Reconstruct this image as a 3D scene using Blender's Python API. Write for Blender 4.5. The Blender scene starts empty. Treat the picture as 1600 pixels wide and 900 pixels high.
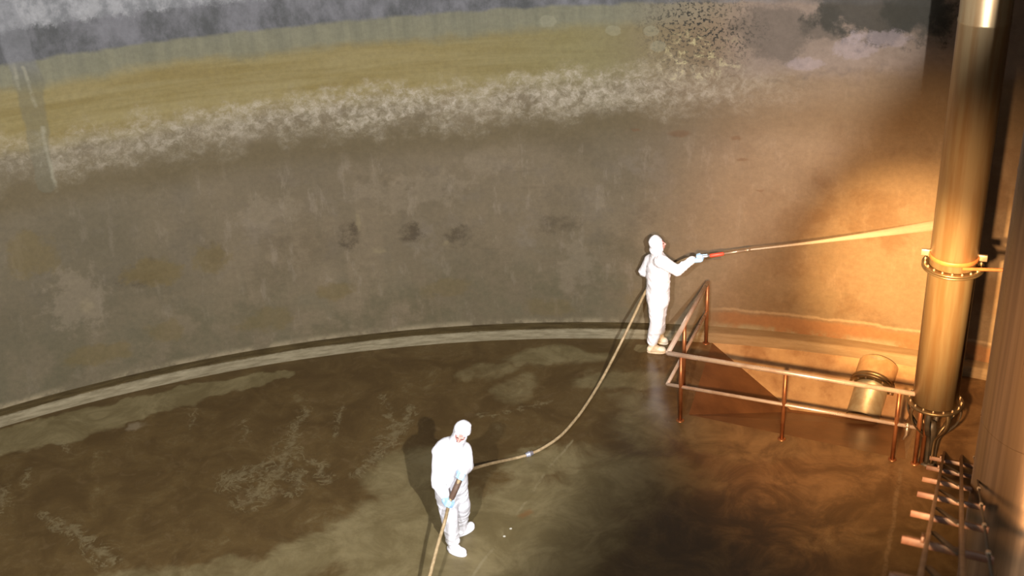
import bpy, bmesh, math, random
from mathutils import Vector, Matrix, noise
import numpy as np
random.seed(7)
scn = bpy.context.scene
COL = scn.collection
PI = math.pi

# ------------------------------------------------------------------ camera
F, PITCH, ROLL, H = 2000.0, math.radians(28), math.radians(3), 9.1
_fwd = Vector((0, math.cos(PITCH), -math.sin(PITCH)))
_r0 = Vector((1, 0, 0)); _d0 = _fwd.cross(_r0)
_c, _s = math.cos(ROLL), math.sin(ROLL)
_right = _c * _r0 + _s * _d0
_down = -_s * _r0 + _c * _d0
CAM = Vector((0, 0, H))

def ray(u, v):
    return (_right * ((u - 800) / F) + _down * ((v - 450) / F) + _fwd)
def onz(u, v, z=0.0):
    d = ray(u, v); return CAM + d * ((z - H) / d.z)
def at(u, v, y):
    """world point seen at (u, v) that stands y metres from the camera's foot"""
    d = ray(u, v); return CAM + d * (y / d.y)
CX, CY, RF = -0.4385, 2.196, 13.376        # tank centre and floor radius
RW = RF + 0.20                              # wall radius
def wallpt(u, v, R=RW):
    d = ray(u, v); ox, oy = CAM.x - CX, CAM.y - CY
    a = d.x**2 + d.y**2; b = ox*d.x + oy*d.y; c = ox*ox + oy*oy - R*R
    t = (-b + math.sqrt(b*b - a*c)) / a
    return CAM + d * t
def sz(u, v):
    """pixel -> (arc length along the wall, height)"""
    p = wallpt(u, v); return (RW * math.atan2(p.x - CX, p.y - CY), p.z)

cd = bpy.data.cameras.new('camera'); cam = bpy.data.objects.new('camera', cd); COL.objects.link(cam)
cd.sensor_width = 36; cd.lens = 36 * F / 1600; cd.clip_start = 0.05
M = Matrix((( _right.x, -_down.x, -_fwd.x, 0), (_right.y, -_down.y, -_fwd.y, 0), (_right.z, -_down.z, -_fwd.z, H), (0, 0, 0, 1)))
cam.matrix_world = M
cd.dof.use_dof = True; cd.dof.focus_distance = 16.8; cd.dof.aperture_fstop = 1.8
scn.camera = cam
vs = scn.view_settings
scn.display_settings.display_device = 'sRGB'
vs.view_transform = 'Standard'; vs.look = 'None'; vs.gamma = 1; vs.use_curve_mapping = False
vs.exposure = 0.0

# ------------------------------------------------------------------ node helpers
def srgb(r, g, b):
    f = lambda c: (c/255/12.92) if c/255 <= .04045 else ((c/255 + .055)/1.055)**2.4
    return (f(r), f(g), f(b), 1)

class NT:
    def __init__(s, name):
        s.m = bpy.data.materials.new(name); s.m.use_nodes = True
        s.t = s.m.node_tree; s.n = s.t.nodes; s.l = s.t.links
        s.b = s.n['Principled BSDF']
    def _in(s, sock, v):
        if v is None: return
        if hasattr(v, 'links') or isinstance(v, bpy.types.NodeSocket): s.l.new(v, sock)
        else:
            try: sock.default_value = v
            except Exception: sock.default_value = tuple(v)[:3]
    def math(s, op, a, b=None, c=None, clamp=False):
        n = s.n.new('ShaderNodeMath'); n.operation = op; n.use_clamp = clamp
        for i, v in enumerate((a, b, c)): s._in(n.inputs[i], v)
        return n.outputs[0]
    def vmath(s, op, a, b=None, out=0):
        n = s.n.new('ShaderNodeVectorMath'); n.operation = op
        s._in(n.inputs[0], a); s._in(n.inputs[1], b)
        return n.outputs['Value'] if op in ('LENGTH', 'DOT_PRODUCT', 'DISTANCE') else n.outputs[0]
    def scale(s, v, f):
        n = s.n.new('ShaderNodeVectorMath'); n.operation = 'SCALE'; s._in(n.inputs[0], v); s._in(n.inputs['Scale'], f); return n.outputs[0]
    def pos(s): return s.n.new('ShaderNodeNewGeometry').outputs['Position']
    def obj(s): return s.n.new('ShaderNodeTexCoord').outputs['Object']
    def uv(s): return s.n.new('ShaderNodeTexCoord').outputs['UV']
    def mapping(s, v, loc=(0,0,0), rot=(0,0,0), sc=(1,1,1)):
        n = s.n.new('ShaderNodeMapping'); s._in(n.inputs[0], v)
        n.inputs[1].default_value = loc; n.inputs[2].default_value = rot; n.inputs[3].default_value = sc
        return n.outputs[0]
    def noise(s, v, sc=1, det=4, ro=.55, dist=0, color=False):
        n = s.n.new('ShaderNodeTexNoise'); s._in(n.inputs['Vector'], v)
        n.inputs['Scale'].default_value = sc; n.inputs['Detail'].default_value = det
        n.inputs['Roughness'].default_value = ro; n.inputs['Distortion'].default_value = dist
        return n.outputs['Color' if color else 'Fac']
    def voro(s, v, sc=1, feat='F1'):
        n = s.n.new('ShaderNodeTexVoronoi'); n.feature = feat; s._in(n.inputs['Vector'], v); n.inputs['Scale'].default_value = sc
        return n.outputs['Distance']
    def rng(s, v, a, b, lo=0, hi=1, smooth=True):
        n = s.n.new('ShaderNodeMapRange'); n.interpolation_type = 'SMOOTHSTEP' if smooth else 'LINEAR'
        s._in(n.inputs['Value'], v)
        for i, q in zip((1, 2, 3, 4), (a, b, lo, hi)): s._in(n.inputs[i], q)
        return n.outputs[0]
    def mix(s, f, a, b, mode='MIX'):
        n = s.n.new('ShaderNodeMix'); n.data_type = 'RGBA'; n.blend_type = mode
        s._in(n.inputs[0], f); s._in(n.inputs[6], a); s._in(n.inputs[7], b)
        return n.outputs[2]
    def sep(s, v):
        n = s.n.new('ShaderNodeSeparateXYZ'); s._in(n.inputs[0], v); return n.outputs
    def comb(s, x, y, z=0):
        n = s.n.new('ShaderNodeCombineXYZ')
        for i, q in enumerate((x, y, z)): s._in(n.inputs[i], q)
        return n.outputs[0]
    def warp(s, v, sc, amt, det=3):
        c = s.noise(v, sc, det, .55, color=True)
        return s.vmath('ADD', v, s.scale(s.vmath('SUBTRACT', c, (.5, .5, .5)), amt))
    def blob(s, v, c, r, rot=0, soft=.5):
        """mask 1 inside an ellipse around c, falling to 0 at its rim (v is 2-D)"""
        q = s.vmath('SUBTRACT', v, (c[0], c[1], 0))
        q = s.mapping(q, rot=(0, 0, -rot)); q = s.vmath('MULTIPLY', q, (1/r[0], 1/r[1], 0))
        return s.rng(s.vmath('LENGTH', q), 1, 1 - soft, 0, 1)
    def patch(s, v, c, r, soft=.8, sc=3.5, lo=.38, hi=.56, k=1.3):
        """ragged stain: a soft ellipse broken up by noise"""
        b = s.blob(v, c, r, 0, soft); n = s.noise(v, sc, 7, .68)
        q = s.math('ADD', b, s.math('MULTIPLY', s.math('SUBTRACT', n, .5), k))
        return s.math('MULTIPLY', s.rng(q, lo, hi), s.rng(b, 0, .1))
    def seg(s, v, a, b, w0, w1=None):
        w1 = w0 if w1 is None else w1
        a = Vector((a[0], a[1], 0)); b = Vector((b[0], b[1], 0)); ba = b - a
        pa = s.vmath('SUBTRACT', v, a)
        h = s.math('DIVIDE', s.vmath('DOT_PRODUCT', pa, ba), ba.length_squared, clamp=True)
        d = s.vmath('LENGTH', s.vmath('SUBTRACT', pa, s.scale(ba, h)))
        w = s.math('MULTIPLY_ADD', h, w1 - w0, w0)
        return s.math('SUBTRACT', 1, s.math('DIVIDE', d, w), clamp=True)
    def bump(s, h, st=.3, dist=.02):
        n = s.n.new('ShaderNodeBump'); n.inputs['Strength'].default_value = st; n.inputs['Distance'].default_value = dist
        s._in(n.inputs['Height'], h); s.l.new(n.outputs[0], s.b.inputs['Normal'])
    def done(s, color=None, rough=None, metal=None, spec=None, **k):
        for nm, v in (('Base Color', color), ('Roughness', rough), ('Metallic', metal), ('Specular IOR Level', spec)):
            if v is not None: s._in(s.b.inputs[nm], v)
        for nm, v in k.items(): s._in(s.b.inputs[nm.replace('_', ' ')], v)
        return s.m
MX = lambda t, a, b: t.math('MAXIMUM', a, b)
ML = lambda t, a, b: t.math('MULTIPLY', a, b)

# ------------------------------------------------------------------ materials
def mat_wall():
    t = NT('tank_wall_concrete'); uv = t.uv()
    o = t.sep(uv); S, Z = o[0], o[1]
    big = t.noise(uv, .5, 5, .6); mid = t.noise(uv, 2.2, 6, .65); fine = t.noise(uv, 14, 6, .7)
    run = t.noise(t.mapping(uv, sc=(5, .45, 1)), 1.0, 5, .6)             # vertical run marks
    lay = t.noise(t.mapping(uv, sc=(.5, 7, 1)), 1.0, 5, .6)              # horizontal tide marks
    # the tide marks climb a little towards the right
    zz = t.math('SUBTRACT', Z, t.rng(S, 0, 6.5, 0, .42, False))
    zn = t.math('ADD', zz, t.math('MULTIPLY_ADD', mid, .30, -.15))
    zn = t.math('ADD', zn, t.math('MULTIPLY_ADD', big, .24, -.12))
    # lower wall
    low = t.mix(t.rng(big, .32, .68), srgb(110, 98, 76), srgb(129, 114, 90))
    low = t.mix(ML(t, t.rng(run, .45, .75), .3), low, srgb(100, 92, 70))
    low = t.mix(ML(t, t.rng(mid, .48, .72), .6), low, srgb(138, 126, 110))
    low = t.mix(ML(t, t.rng(t.noise(uv, 1.1, 7, .7), .48, .64), .5), low, srgb(92, 80, 56))
    low = t.mix(ML(t, t.rng(t.noise(t.mapping(uv, sc=(2.5, .8, 1)), 2, 7, .7), .54, .66), .35), low, srgb(150, 136, 116))
    low = t.mix(ML(t, t.rng(lay, .55, .75), .3), low, srgb(104, 90, 70))
    # the lowest metre is greener and dirtier
    low = t.mix(ML(t, t.rng(zn, 1.7, .6), ML(t, t.rng(mid, .35, .65), .6)), low, srgb(100, 93, 66))
    low = t.mix(ML(t, t.rng(S, -2.2, -5.2), .35), low, srgb(90, 86, 66))
    # dark rubbed patches in a row at mid height
    w = t.warp(uv, 3.0, .35)
    for (u, v, rx, ry, k) in ((545, 370, .22, .30, .75), (640, 365, .25, .22, .75), (715, 370, .25, .22, .7), (870, 350, .40, .22, .5), (220, 430, .45, .25, .5), (330, 400, .25, .3, .35), (1010, 335, .2, .25, .35), (430, 380, .3, .2, .3)):
        low = t.mix(ML(t, t.patch(t.mapping(uv, sc=(1, 1, 1)), sz(u, v), (rx*1.7, ry*1.7), 1, 4, .5, .8, 1.7), ML(t, k, t.rng(t.noise(uv, 5, 6, .7), .34, .62))), low, srgb(74, 62, 44))
    for (u, v, rx, ry) in ((560, 345, .05, .2), (695, 378, .07, .07), (135, 480, .12, .2), (590, 390, .1, .07)):
        low = t.mix(ML(t, t.blob(w, sz(u, v), (rx, ry), 0, .8), .5), low, srgb(142, 128, 96))
    for (u, v, rx, ry, k) in ((235, 425, .5, .3, .6), (330, 405, .35, .3, .5), (525, 455, .4, .2, .5), (50, 400, .5, .4, .5), (150, 555, .6, .25, .5), (420, 500, .5, .25, .4), (700, 450, .5, .2, .35), (260, 520, .3, .25, .4), (860, 480, .5, .2, .35), (1000, 470, .3, .3, .3)):
        low = t.mix(ML(t, t.patch(uv, sz(u, v), (rx*1.5, ry*1.5), 1, 3, .4, .75, 2.0), k), low, srgb(112, 96, 56))
    for (u, v, rx, ry, k) in ((120, 470, .5, .6, .4), (640, 300, 1.0, .35, .3), (420, 330, .6, .3, .3), (900, 420, .4, .5, .3), (760, 250, .5, .3, .3)):
        low = t.mix(ML(t, t.patch(uv, sz(u, v), (rx*1.5, ry*1.5), 1, 4, .4, .8, 2.6), k), low, srgb(144, 130, 108))
    # brown smudge line under the pale band
    sm = ML(t, t.rng(zn, 2.6, 3.0), t.rng(zn, 3.45, 3.05))
    col = t.mix(ML(t, sm, .75), low, srgb(101, 88, 60))
    # pale scoured band
    scr = t.noise(t.warp(t.mapping(uv, sc=(1.2, 1.3, 1)), 5, .3, 4), 6, 9, .82)
    zw = t.math('ADD', zn, t.math('MULTIPLY_ADD', t.noise(uv, 1.3, 7, .7), 1.1, -.55))
    wb = ML(t, t.rng(zw, 2.98, 3.42), t.rng(zw, 3.86, 3.62))
    wb = ML(t, wb, t.rng(S, 4.6, 3.4))
    wb = ML(t, wb, t.rng(t.math('MULTIPLY_ADD', t.noise(uv, 2.2, 6, .7), .6, t.math('SUBTRACT', scr, .3)), .31, .66, .05, .82))
    wb = ML(t, wb, t.rng(S, -5.6, -1.0, .55, 1))
    # ochre band above
    ob = ML(t, t.rng(zn, 3.42, 3.72), t.rng(zn, 4.78, 4.30))
    ob = ML(t, ob, t.rng(S, 3.5, 1.2, .0, 1))
    och = t.mix(t.rng(lay, .35, .65), srgb(136, 120, 72), srgb(147, 133, 88))
    och = t.mix(ML(t, t.rng(S, -1.0, 2.6), .6), och, srgb(126, 122, 86))
    col = t.mix(ob, col, och)
    # grey-green strip under the dark joint
    gb = ML(t, t.rng(zn, 4.22, 4.42), .85)
    gb = ML(t, gb, t.rng(S, 4.2, 2.4))
    col = t.mix(gb, col, t.mix(t.rng(run, .35, .65), srgb(116, 116, 98), srgb(132, 130, 108)))
    col = t.mix(wb, col, t.mix(t.rng(scr, .4, .65), srgb(156, 145, 118), srgb(194, 183, 162)))
    # right-hand stretch: violet grey, speckled
    vio = t.mix(t.rng(mid, .35, .65), srgb(126, 118, 112), srgb(158, 146, 138))
    rb = ML(t, t.rng(zn, 3.45, 3.72), t.rng(S, 3.0, 3.8))
    col = t.mix(ML(t, rb, .8), col, vio)
    col = t.mix(ML(t, t.rng(S, 1.6, 3.6), .42), col, srgb(152, 120, 92))  # pinkish tint: mixed warm and cool lamp light put into the colour
    wd = t.warp(uv, 1.6, .7, 5)
    col = t.mix(ML(t, t.rng(t.noise(wd, 1.3, 5, .6), .46, .66), ML(t, t.rng(S, 3.0, 4.6), ML(t, t.rng(Z, 3.7, 2.8), .5))), col, srgb(104, 74, 44))
    spk = t.noise(t.warp(uv, 9, .12), 24, 3, .6)
    sm1 = t.blob(t.warp(uv, 2, .8), (2.95, 4.4), (1.0, .9), 0, .9)
    col = t.mix(ML(t, sm1, t.rng(spk, .52, .59)), col, srgb(50, 48, 40))
    col = t.mix(ML(t, t.blob(w, (2.9, 4.0), (.8, .5), 0, .8), t.rng(scr, .52, .62)), col, srgb(190, 176, 130))
    wd = t.warp(uv, 1.6, .7, 5)
    for (u, v, rx, ry, k) in ((1370, 15, 1.0, .55, .85), (1440, 25, .5, .45, .7), (1290, 40, .4, .3, .5), (1215, 50, .55, .5, .45)):
        col = t.mix(ML(t, t.patch(uv, sz(u, v), (rx*1.4, ry*1.4), 1, 2.2, .28, .62, 2.2), k), col, srgb(54, 52, 42))
    for (u, v, rx, ry) in ((1385, 62, .45, .1), (1340, 75, .35, .12), (1260, 100, .3, .08)):
        col = t.mix(ML(t, t.patch(uv, sz(u, v), (rx*1.5, ry*2.2), 1, 3, .4, .75, 2.4), .45), col, srgb(172, 154, 152))
    col = t.mix(ML(t, t.seg(w, sz(1200, 124), sz(1480, 96), .05), ML(t, t.rng(mid, .4, .6), .4)), col, srgb(86, 78, 70))
    # mushroom shaped pale scabs
    for (u, v, rx) in ((856, 33, .13), (1018, 48, .12), (1028, 72, .12), (958, 48, .12)):
        col = t.mix(ML(t, t.patch(uv, sz(u, v), (rx*1.4, rx*1.0), .7, 9, .5, .75), .35), col, srgb(158, 154, 128))
    # small brown scabs
    for (u, v, rx) in ((993, 203, .09), (1188, 297, .07), (1150, 215, .1), (1062, 208, .2), (1160, 250, .1)):
        col = t.mix(ML(t, t.blob(t.warp(uv, 6, .1), sz(u, v), (rx, rx*.35), 0, .6), .55), col, srgb(112, 80, 52))
    # dark bitumen band and bleached top
    zt = t.math('ADD', Z, t.math('MULTIPLY_ADD', t.noise(uv, 3, 4, .6), .12, -.06))
    zt = t.math('SUBTRACT', zt, t.rng(S, -2, 6.5, 0, .14, False))
    db = ML(t, t.rng(zt, 4.60, 4.66), t.rng(S, 6.0, 1.5, .0, 1))
    dk = t.mix(t.rng(t.noise(t.mapping(uv, sc=(1.6, 1, 1)), 1.3, 8, .68), .36, .66), srgb(80, 81, 80), srgb(122, 121, 124))
    col = t.mix(db, col, dk)
    bl = ML(t, t.rng(t.math('ADD', zt, t.math('MULTIPLY_ADD', scr, .4, -.2)), 4.97, 5.08), t.rng(S, -1.0, -2.6))
    col = t.mix(ML(t, bl, .85), col, t.mix(t.rng(t.noise(t.mapping(uv, sc=(1.5, 1, 1)), 3, 8, .7), .4, .62), srgb(128, 129, 130), srgb(170, 170, 170)))
    # raised streak on the left
    ws = t.warp(uv, 2.5, .12)
    strip = MX(t, t.seg(ws, sz(8, 20), sz(45, 130), .16, .2), t.seg(ws, sz(45, 130), sz(72, 290), .17, .12))
    col = t.mix(ML(t, t.rng(strip, 0, .25), .5), col, t.mix(t.rng(Z, 4.3, 4.7), srgb(112, 108, 88), srgb(128, 128, 130)))
    for a, b in (((37, 105), (56, 165)), ((66, 200), (88, 298)), ((18, 95), (28, 140))):
        col = t.mix(ML(t, t.rng(t.seg(ws, sz(*a), sz(*b), .045), .1, .9), ML(t, t.rng(mid, .4, .6), .5)), col, srgb(170, 165, 142))
    # rust stained foot of the wall beside the sump
    rs = ML(t, t.rng(t.math('ADD', Z, t.math('MULTIPLY_ADD', mid, .14, -.07)), .43, .34), t.rng(S, 3.0, 3.5))
    col = t.mix(ML(t, rs, .75), col, srgb(150, 104, 66))
    ed = t.rng(t.math('ABSOLUTE', t.math('SUBTRACT', t.math('ADD', Z, t.math('MULTIPLY_ADD', mid, .14, -.07)), .43)), .035, 0)
    col = t.mix(ML(t, ed, ML(t, t.rng(S, 3.0, 3.5), .5)), col, srgb(186, 160, 128))
    # lamp light tint and rust patches of the right side are mixed in above
    # pale salts creeping along the foot
    col = t.mix(ML(t, t.rng(Z, .26, .16), t.rng(mid, .42, .58)), col, srgb(150, 136, 108))
    fac = t.math('MULTIPLY_ADD', fine, .36, .47)
    fac = ML(t, fac, t.rng(zn, 3.3, 4.3, 1.0, t.rng(S, 4.0, 1.0, 1.0, .9)))
    col = t.mix(1, col, t.comb(fac, fac, fac), 'MULTIPLY')
    t.bump(t.math('ADD', ML(t, fine, .5), ML(t, scr, .5)), .25, .015)
    return t.done(col, t.rng(mid, .3, .7, .55, .8), spec=.25)

def mat_kerb():
    t = NT('kerb_concrete'); uv = t.uv(); o = t.sep(uv)
    n = t.noise(uv, 3, 6, .65); f = t.noise(uv, 18, 5, .7)
    face = t.mix(t.rng(n, .3, .7), srgb(98, 88, 65), srgb(128, 118, 94))
    top = t.mix(t.rng(n, .3, .75), srgb(58, 46, 24), srgb(88, 74, 46))
    # v runs 0..1 over the face and 1..2 over the tread
    k = t.rng(t.math('ADD', o[1], t.math('MULTIPLY_ADD', f, .5, -.25)), .95, 1.15)
    k = ML(t, k, t.rng(t.math('ADD', o[0], t.math('MULTIPLY_ADD', n, 1.2, -.6)), 3.3, 2.2, .15, 1))
    col = t.mix(k, face, top)
    col = t.mix(ML(t, t.rng(o[0], 2.6, 3.4), .5), col, srgb(150, 116, 80))
    fac = t.math('MULTIPLY_ADD', f, .4, .8)
    col = t.mix(1, col, t.comb(fac, fac, fac), 'MULTIPLY')
    t.bump(f, .4, .02)
    return t.done(col, t.rng(k, 0, 1, .75, .4), spec=.3)

def mat_floor():
    t = NT('wet_tank_floor'); p = t.pos(); o = t.sep(p); v = t.comb(o[0], o[1], 0)
    P = lambda u, w: tuple(onz(u, w)[:2])
    big = t.noise(v, .55, 5, .6, .6); mid = t.noise(v, 1.7, 7, .68, .8); fine = t.noise(v, 9, 6, .7)
    w = t.warp(v, 1.1, 1.1, 6); w2 = t.warp(v, 3.2, .4, 6)
    sed = t.mix(t.rng(mid, .35, .65), srgb(80, 61, 32), srgb(95, 75, 42))         # wet brown sediment
    conc = t.mix(t.rng(mid, .35, .68), srgb(108, 94, 60), srgb(134, 120, 84))     # rinsed concrete
    sed = t.mix(ML(t, t.rng(t.noise(v, 4, 6, .6, 1.5), .55, .68), .35), sed, srgb(112, 92, 62))
    # where the floor has been rinsed clean
    m = ML(t, t.rng(mid, .56, .70), .35)
    for (u, y, rx, ry, rot, k) in ((690, 840, 1.7, 1.25, .1, 1), (520, 860, 1.4, .55, .3, .8), (850, 830, 1.2, 1.4, .3, .95), (640, 740, .9, .7, .5, .75), (860, 720, .9, .45, .2, .75), (330, 900, 2.0, .4, .15, .6), (985, 590, .9, .5, .1, .7), (860, 560, 1.0, .38, .0, .8), (820, 610, .4, .5, 0, .5), (1000, 660, .6, .9, .2, .65), (990, 750, 1.2, .9, .0, .7), (1150, 690, 1.4, .5, -.4, .6), (760, 580, .5, .3, 0, .5)):
        m = MX(t, m, ML(t, t.blob(w, P(u, y), (rx, ry), rot, .55), k))
    # strip along the kerb
    for a, b, r0, r1 in (((-40, 700), (120, 665), .42, .40), ((120, 662), (290, 620), .40, .30), ((290, 616), (440, 585), .30, .18), ((1000, 545), (1090, 545), .1, .1)):
        m = MX(t, m, ML(t, t.rng(t.seg(w2, P(*a), P(*b), r0, r1), .0, .35), .8))
    # the sediment that remains inside the rinsed part
    for (u, y, rx, ry, rot, k) in ((410, 795, .45, .16, -.1, .9), (745, 770, .3, .2, 0, .3), (900, 650, .8, .28, .1, .6), (150, 800, 1.9, .75, .2, .9)):
        m = ML(t, m, t.math('SUBTRACT', 1, ML(t, t.blob(w, P(u, y), (rx, ry), rot, .6), k)))
    m = t.math('MULTIPLY_ADD', t.math('SUBTRACT', t.noise(v, 2.6, 7, .7, 1.2), .5), 1.1, m, clamp=True)
    col = t.mix(t.rng(m, .12, .8), sed, conc)
    # pale branching rills left by draining water
    fl = None
    R = [((478, 642), (460, 668), .05, .06), ((460, 668), (452, 705), .06, .10), ((452, 705), (405, 728), .08, .05), ((405, 728), (360, 752), .06, .12), ((452, 705), (432, 738), .1, .08), ((432, 738), (392, 782), .09, .12),
         ((452, 705), (500, 725), .06, .05), ((500, 725), (512, 748), .05, .06), ((440, 745), (470, 735), .05, .04), ((470, 735), (450, 770), .05, .07), ((300, 640), (298, 672), .035, .02), ((530, 640), (516, 680), .035, .03), ((600, 622), (612, 665), .04, .06), ((385, 655), (375, 690), .03, .03),
         ((100, 690), (104, 712), .03, .02), ((45, 735), (38, 770), .03, .03), ((5, 760), (0, 800), .05, .05), ((60, 800), (170, 870), .04, .10), ((640, 640), (612, 690), .05, .1), ((612, 690), (560, 740), .07, .05), ((750, 650), (860, 632), .04, .03), ((700, 700), (660, 720), .03, .1)]
    for a, b, r0, r1 in R:
        g = t.seg(w2, P(*a), P(*b), r0*2.6, r1*2.6); fl = g if fl is None else MX(t, fl, g)
    fil = t.noise(t.warp(v, 2.2, .5, 4), 4.5, 4, .55, 1.2)
    fil = t.rng(t.math('ABSOLUTE', t.math('SUBTRACT', fil, .5)), .045, .0)
    core = ML(t, t.rng(fl, .55, .95), t.rng(t.noise(v, 7, 7, .75, 1), .40, .56))
    fl = MX(t, ML(t, core, .75), ML(t, ML(t, t.rng(fl, .05, .5), fil), .75))
    fl = MX(t, fl, ML(t, ML(t, fil, t.rng(mid, .45, .65)), .22))
    col = t.mix(ML(t, fl, .75), col, srgb(134, 122, 90))
    # bright dried scab beside the kerb
    col = t.mix(ML(t, t.blob(w2, P(212, 666), (.17, .12), .2, .6), .6), col, srgb(140, 126, 100))
    # slab edge running towards the camera, cleaner on its left
    j = None
    for a, b in (((898, 685), (858, 730)), ((858, 730), (790, 830)), ((790, 830), (735, 905))):
        g = t.seg(t.warp(v, 5, .05), P(*a), P(*b), .022); j = g if j is None else MX(t, j, g)
    col = t.mix(ML(t, t.rng(j, 0, .6), ML(t, t.rng(mid, .45, .6), .5)), col, srgb(150, 138, 106))
    j2 = t.seg(t.warp(v, 3, .08), P(1408, 733), P(1380, 905), .035)
    # rust brightened as warm lamp light on the right; unlit low middle painted dark
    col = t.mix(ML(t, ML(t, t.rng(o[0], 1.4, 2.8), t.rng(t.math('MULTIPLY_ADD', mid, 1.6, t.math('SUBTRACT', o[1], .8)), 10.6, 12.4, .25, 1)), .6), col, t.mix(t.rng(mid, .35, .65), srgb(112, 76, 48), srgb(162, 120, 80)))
    dk = t.blob(t.warp(v, 1.4, .7, 5), P(1160, 850), (1.9, 1.3), -.2, .9)  # shade beyond the work lamps' reach, put into the floor colour
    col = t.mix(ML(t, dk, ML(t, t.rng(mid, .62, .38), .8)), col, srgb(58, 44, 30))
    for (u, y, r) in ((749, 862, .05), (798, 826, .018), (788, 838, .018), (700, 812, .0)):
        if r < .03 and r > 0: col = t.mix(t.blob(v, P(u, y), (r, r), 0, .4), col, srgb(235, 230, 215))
    col = t.mix(ML(t, t.blob(w2, P(824, 804), (.11, .07), 0, .7), .5), col, srgb(128, 84, 40))
    col = t.mix(ML(t, t.rng(j2, 0, .8), ML(t, t.rng(fine, .3, .6), .22)), col, srgb(176, 150, 116))
    fac = ML(t, t.math('MULTIPLY_ADD', fine, .36, .82), .72)
    col = t.mix(1, col, t.comb(fac, fac, fac), 'MULTIPLY')
    wet = t.blob(t.warp(v, 2, .4, 4), P(1040, 610), (.6, 1.4), .0, .7)
    ro = t.rng(m, .1, .7, .38, .62)
    ro = t.mix(wet, t.comb(ro, ro, ro), (.17, .17, .17, 1))
    t.bump(t.math('ADD', ML(t, fine, .35), ML(t, mid, .4)), .12, .02)
    return t.done(col, ro, spec=.4)

def mat_sump():
    t = NT('sump_concrete'); p = t.pos()
    n = t.noise(p, 1.6, 6, .65); f = t.noise(p, 11, 5, .7); run = t.noise(t.mapping(p, sc=(3, 3, .6)), 1.5, 5, .6)
    col = t.mix(t.rng(n, .3, .7), srgb(140, 102, 66), srgb(176, 142, 100))
    col = t.mix(ML(t, t.rng(run, .5, .7), .5), col, srgb(122, 82, 46))
    fac = t.math('MULTIPLY_ADD', f, .3, .85)
    col = t.mix(1, col, t.comb(fac, fac, fac), 'MULTIPLY')
    t.bump(f, .2, .015)
    return t.done(col, .5, spec=.35)

def mat_sump_wet():
    t = NT('sump_wet_silt'); p = t.pos()
    n = t.noise(p, 1.6, 6, .65); f = t.noise(p, 11, 5, .7)
    col = t.mix(t.rng(n, .3, .7), srgb(84, 50, 28), srgb(116, 76, 46))
    fac = t.math('MULTIPLY_ADD', f, .3, .85)
    col = t.mix(1, col, t.comb(fac, fac, fac), 'MULTIPLY')
    t.bump(f, .1, .01)
    return t.done(col, .3, spec=.45)

def mat_steel(name, c, rough=.35, metal=.9, film=None, stretch=(8, 8, .5), amt=.6):
    t = NT(name); p = t.obj()
    n = t.noise(t.mapping(p, sc=stretch), 1.2, 5, .6); f = t.noise(p, 30, 4, .6)
    col = c
    if film: col = t.mix(ML(t, t.rng(n, .38, .68), amt), c, film)
    t.bump(f, .04, .01)
    return t.done(col, t.math('MULTIPLY_ADD', n, .18, rough - .09), metal)

def mat_simple(name, c, rough=.6, c2=None, sc=12, bump=.15, sub=0, **k):
    t = NT(name); p = t.obj(); n = t.noise(p, sc, 5, .6)
    col = t.mix(t.rng(n, .35, .65), c, c2 if c2 else c)
    t.bump(n, bump, .01)
    if sub: t.b.inputs['Subsurface Weight'].default_value = sub; t.b.inputs['Subsurface Scale'].default_value = .01
    return t.done(col, rough, **k)

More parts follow.
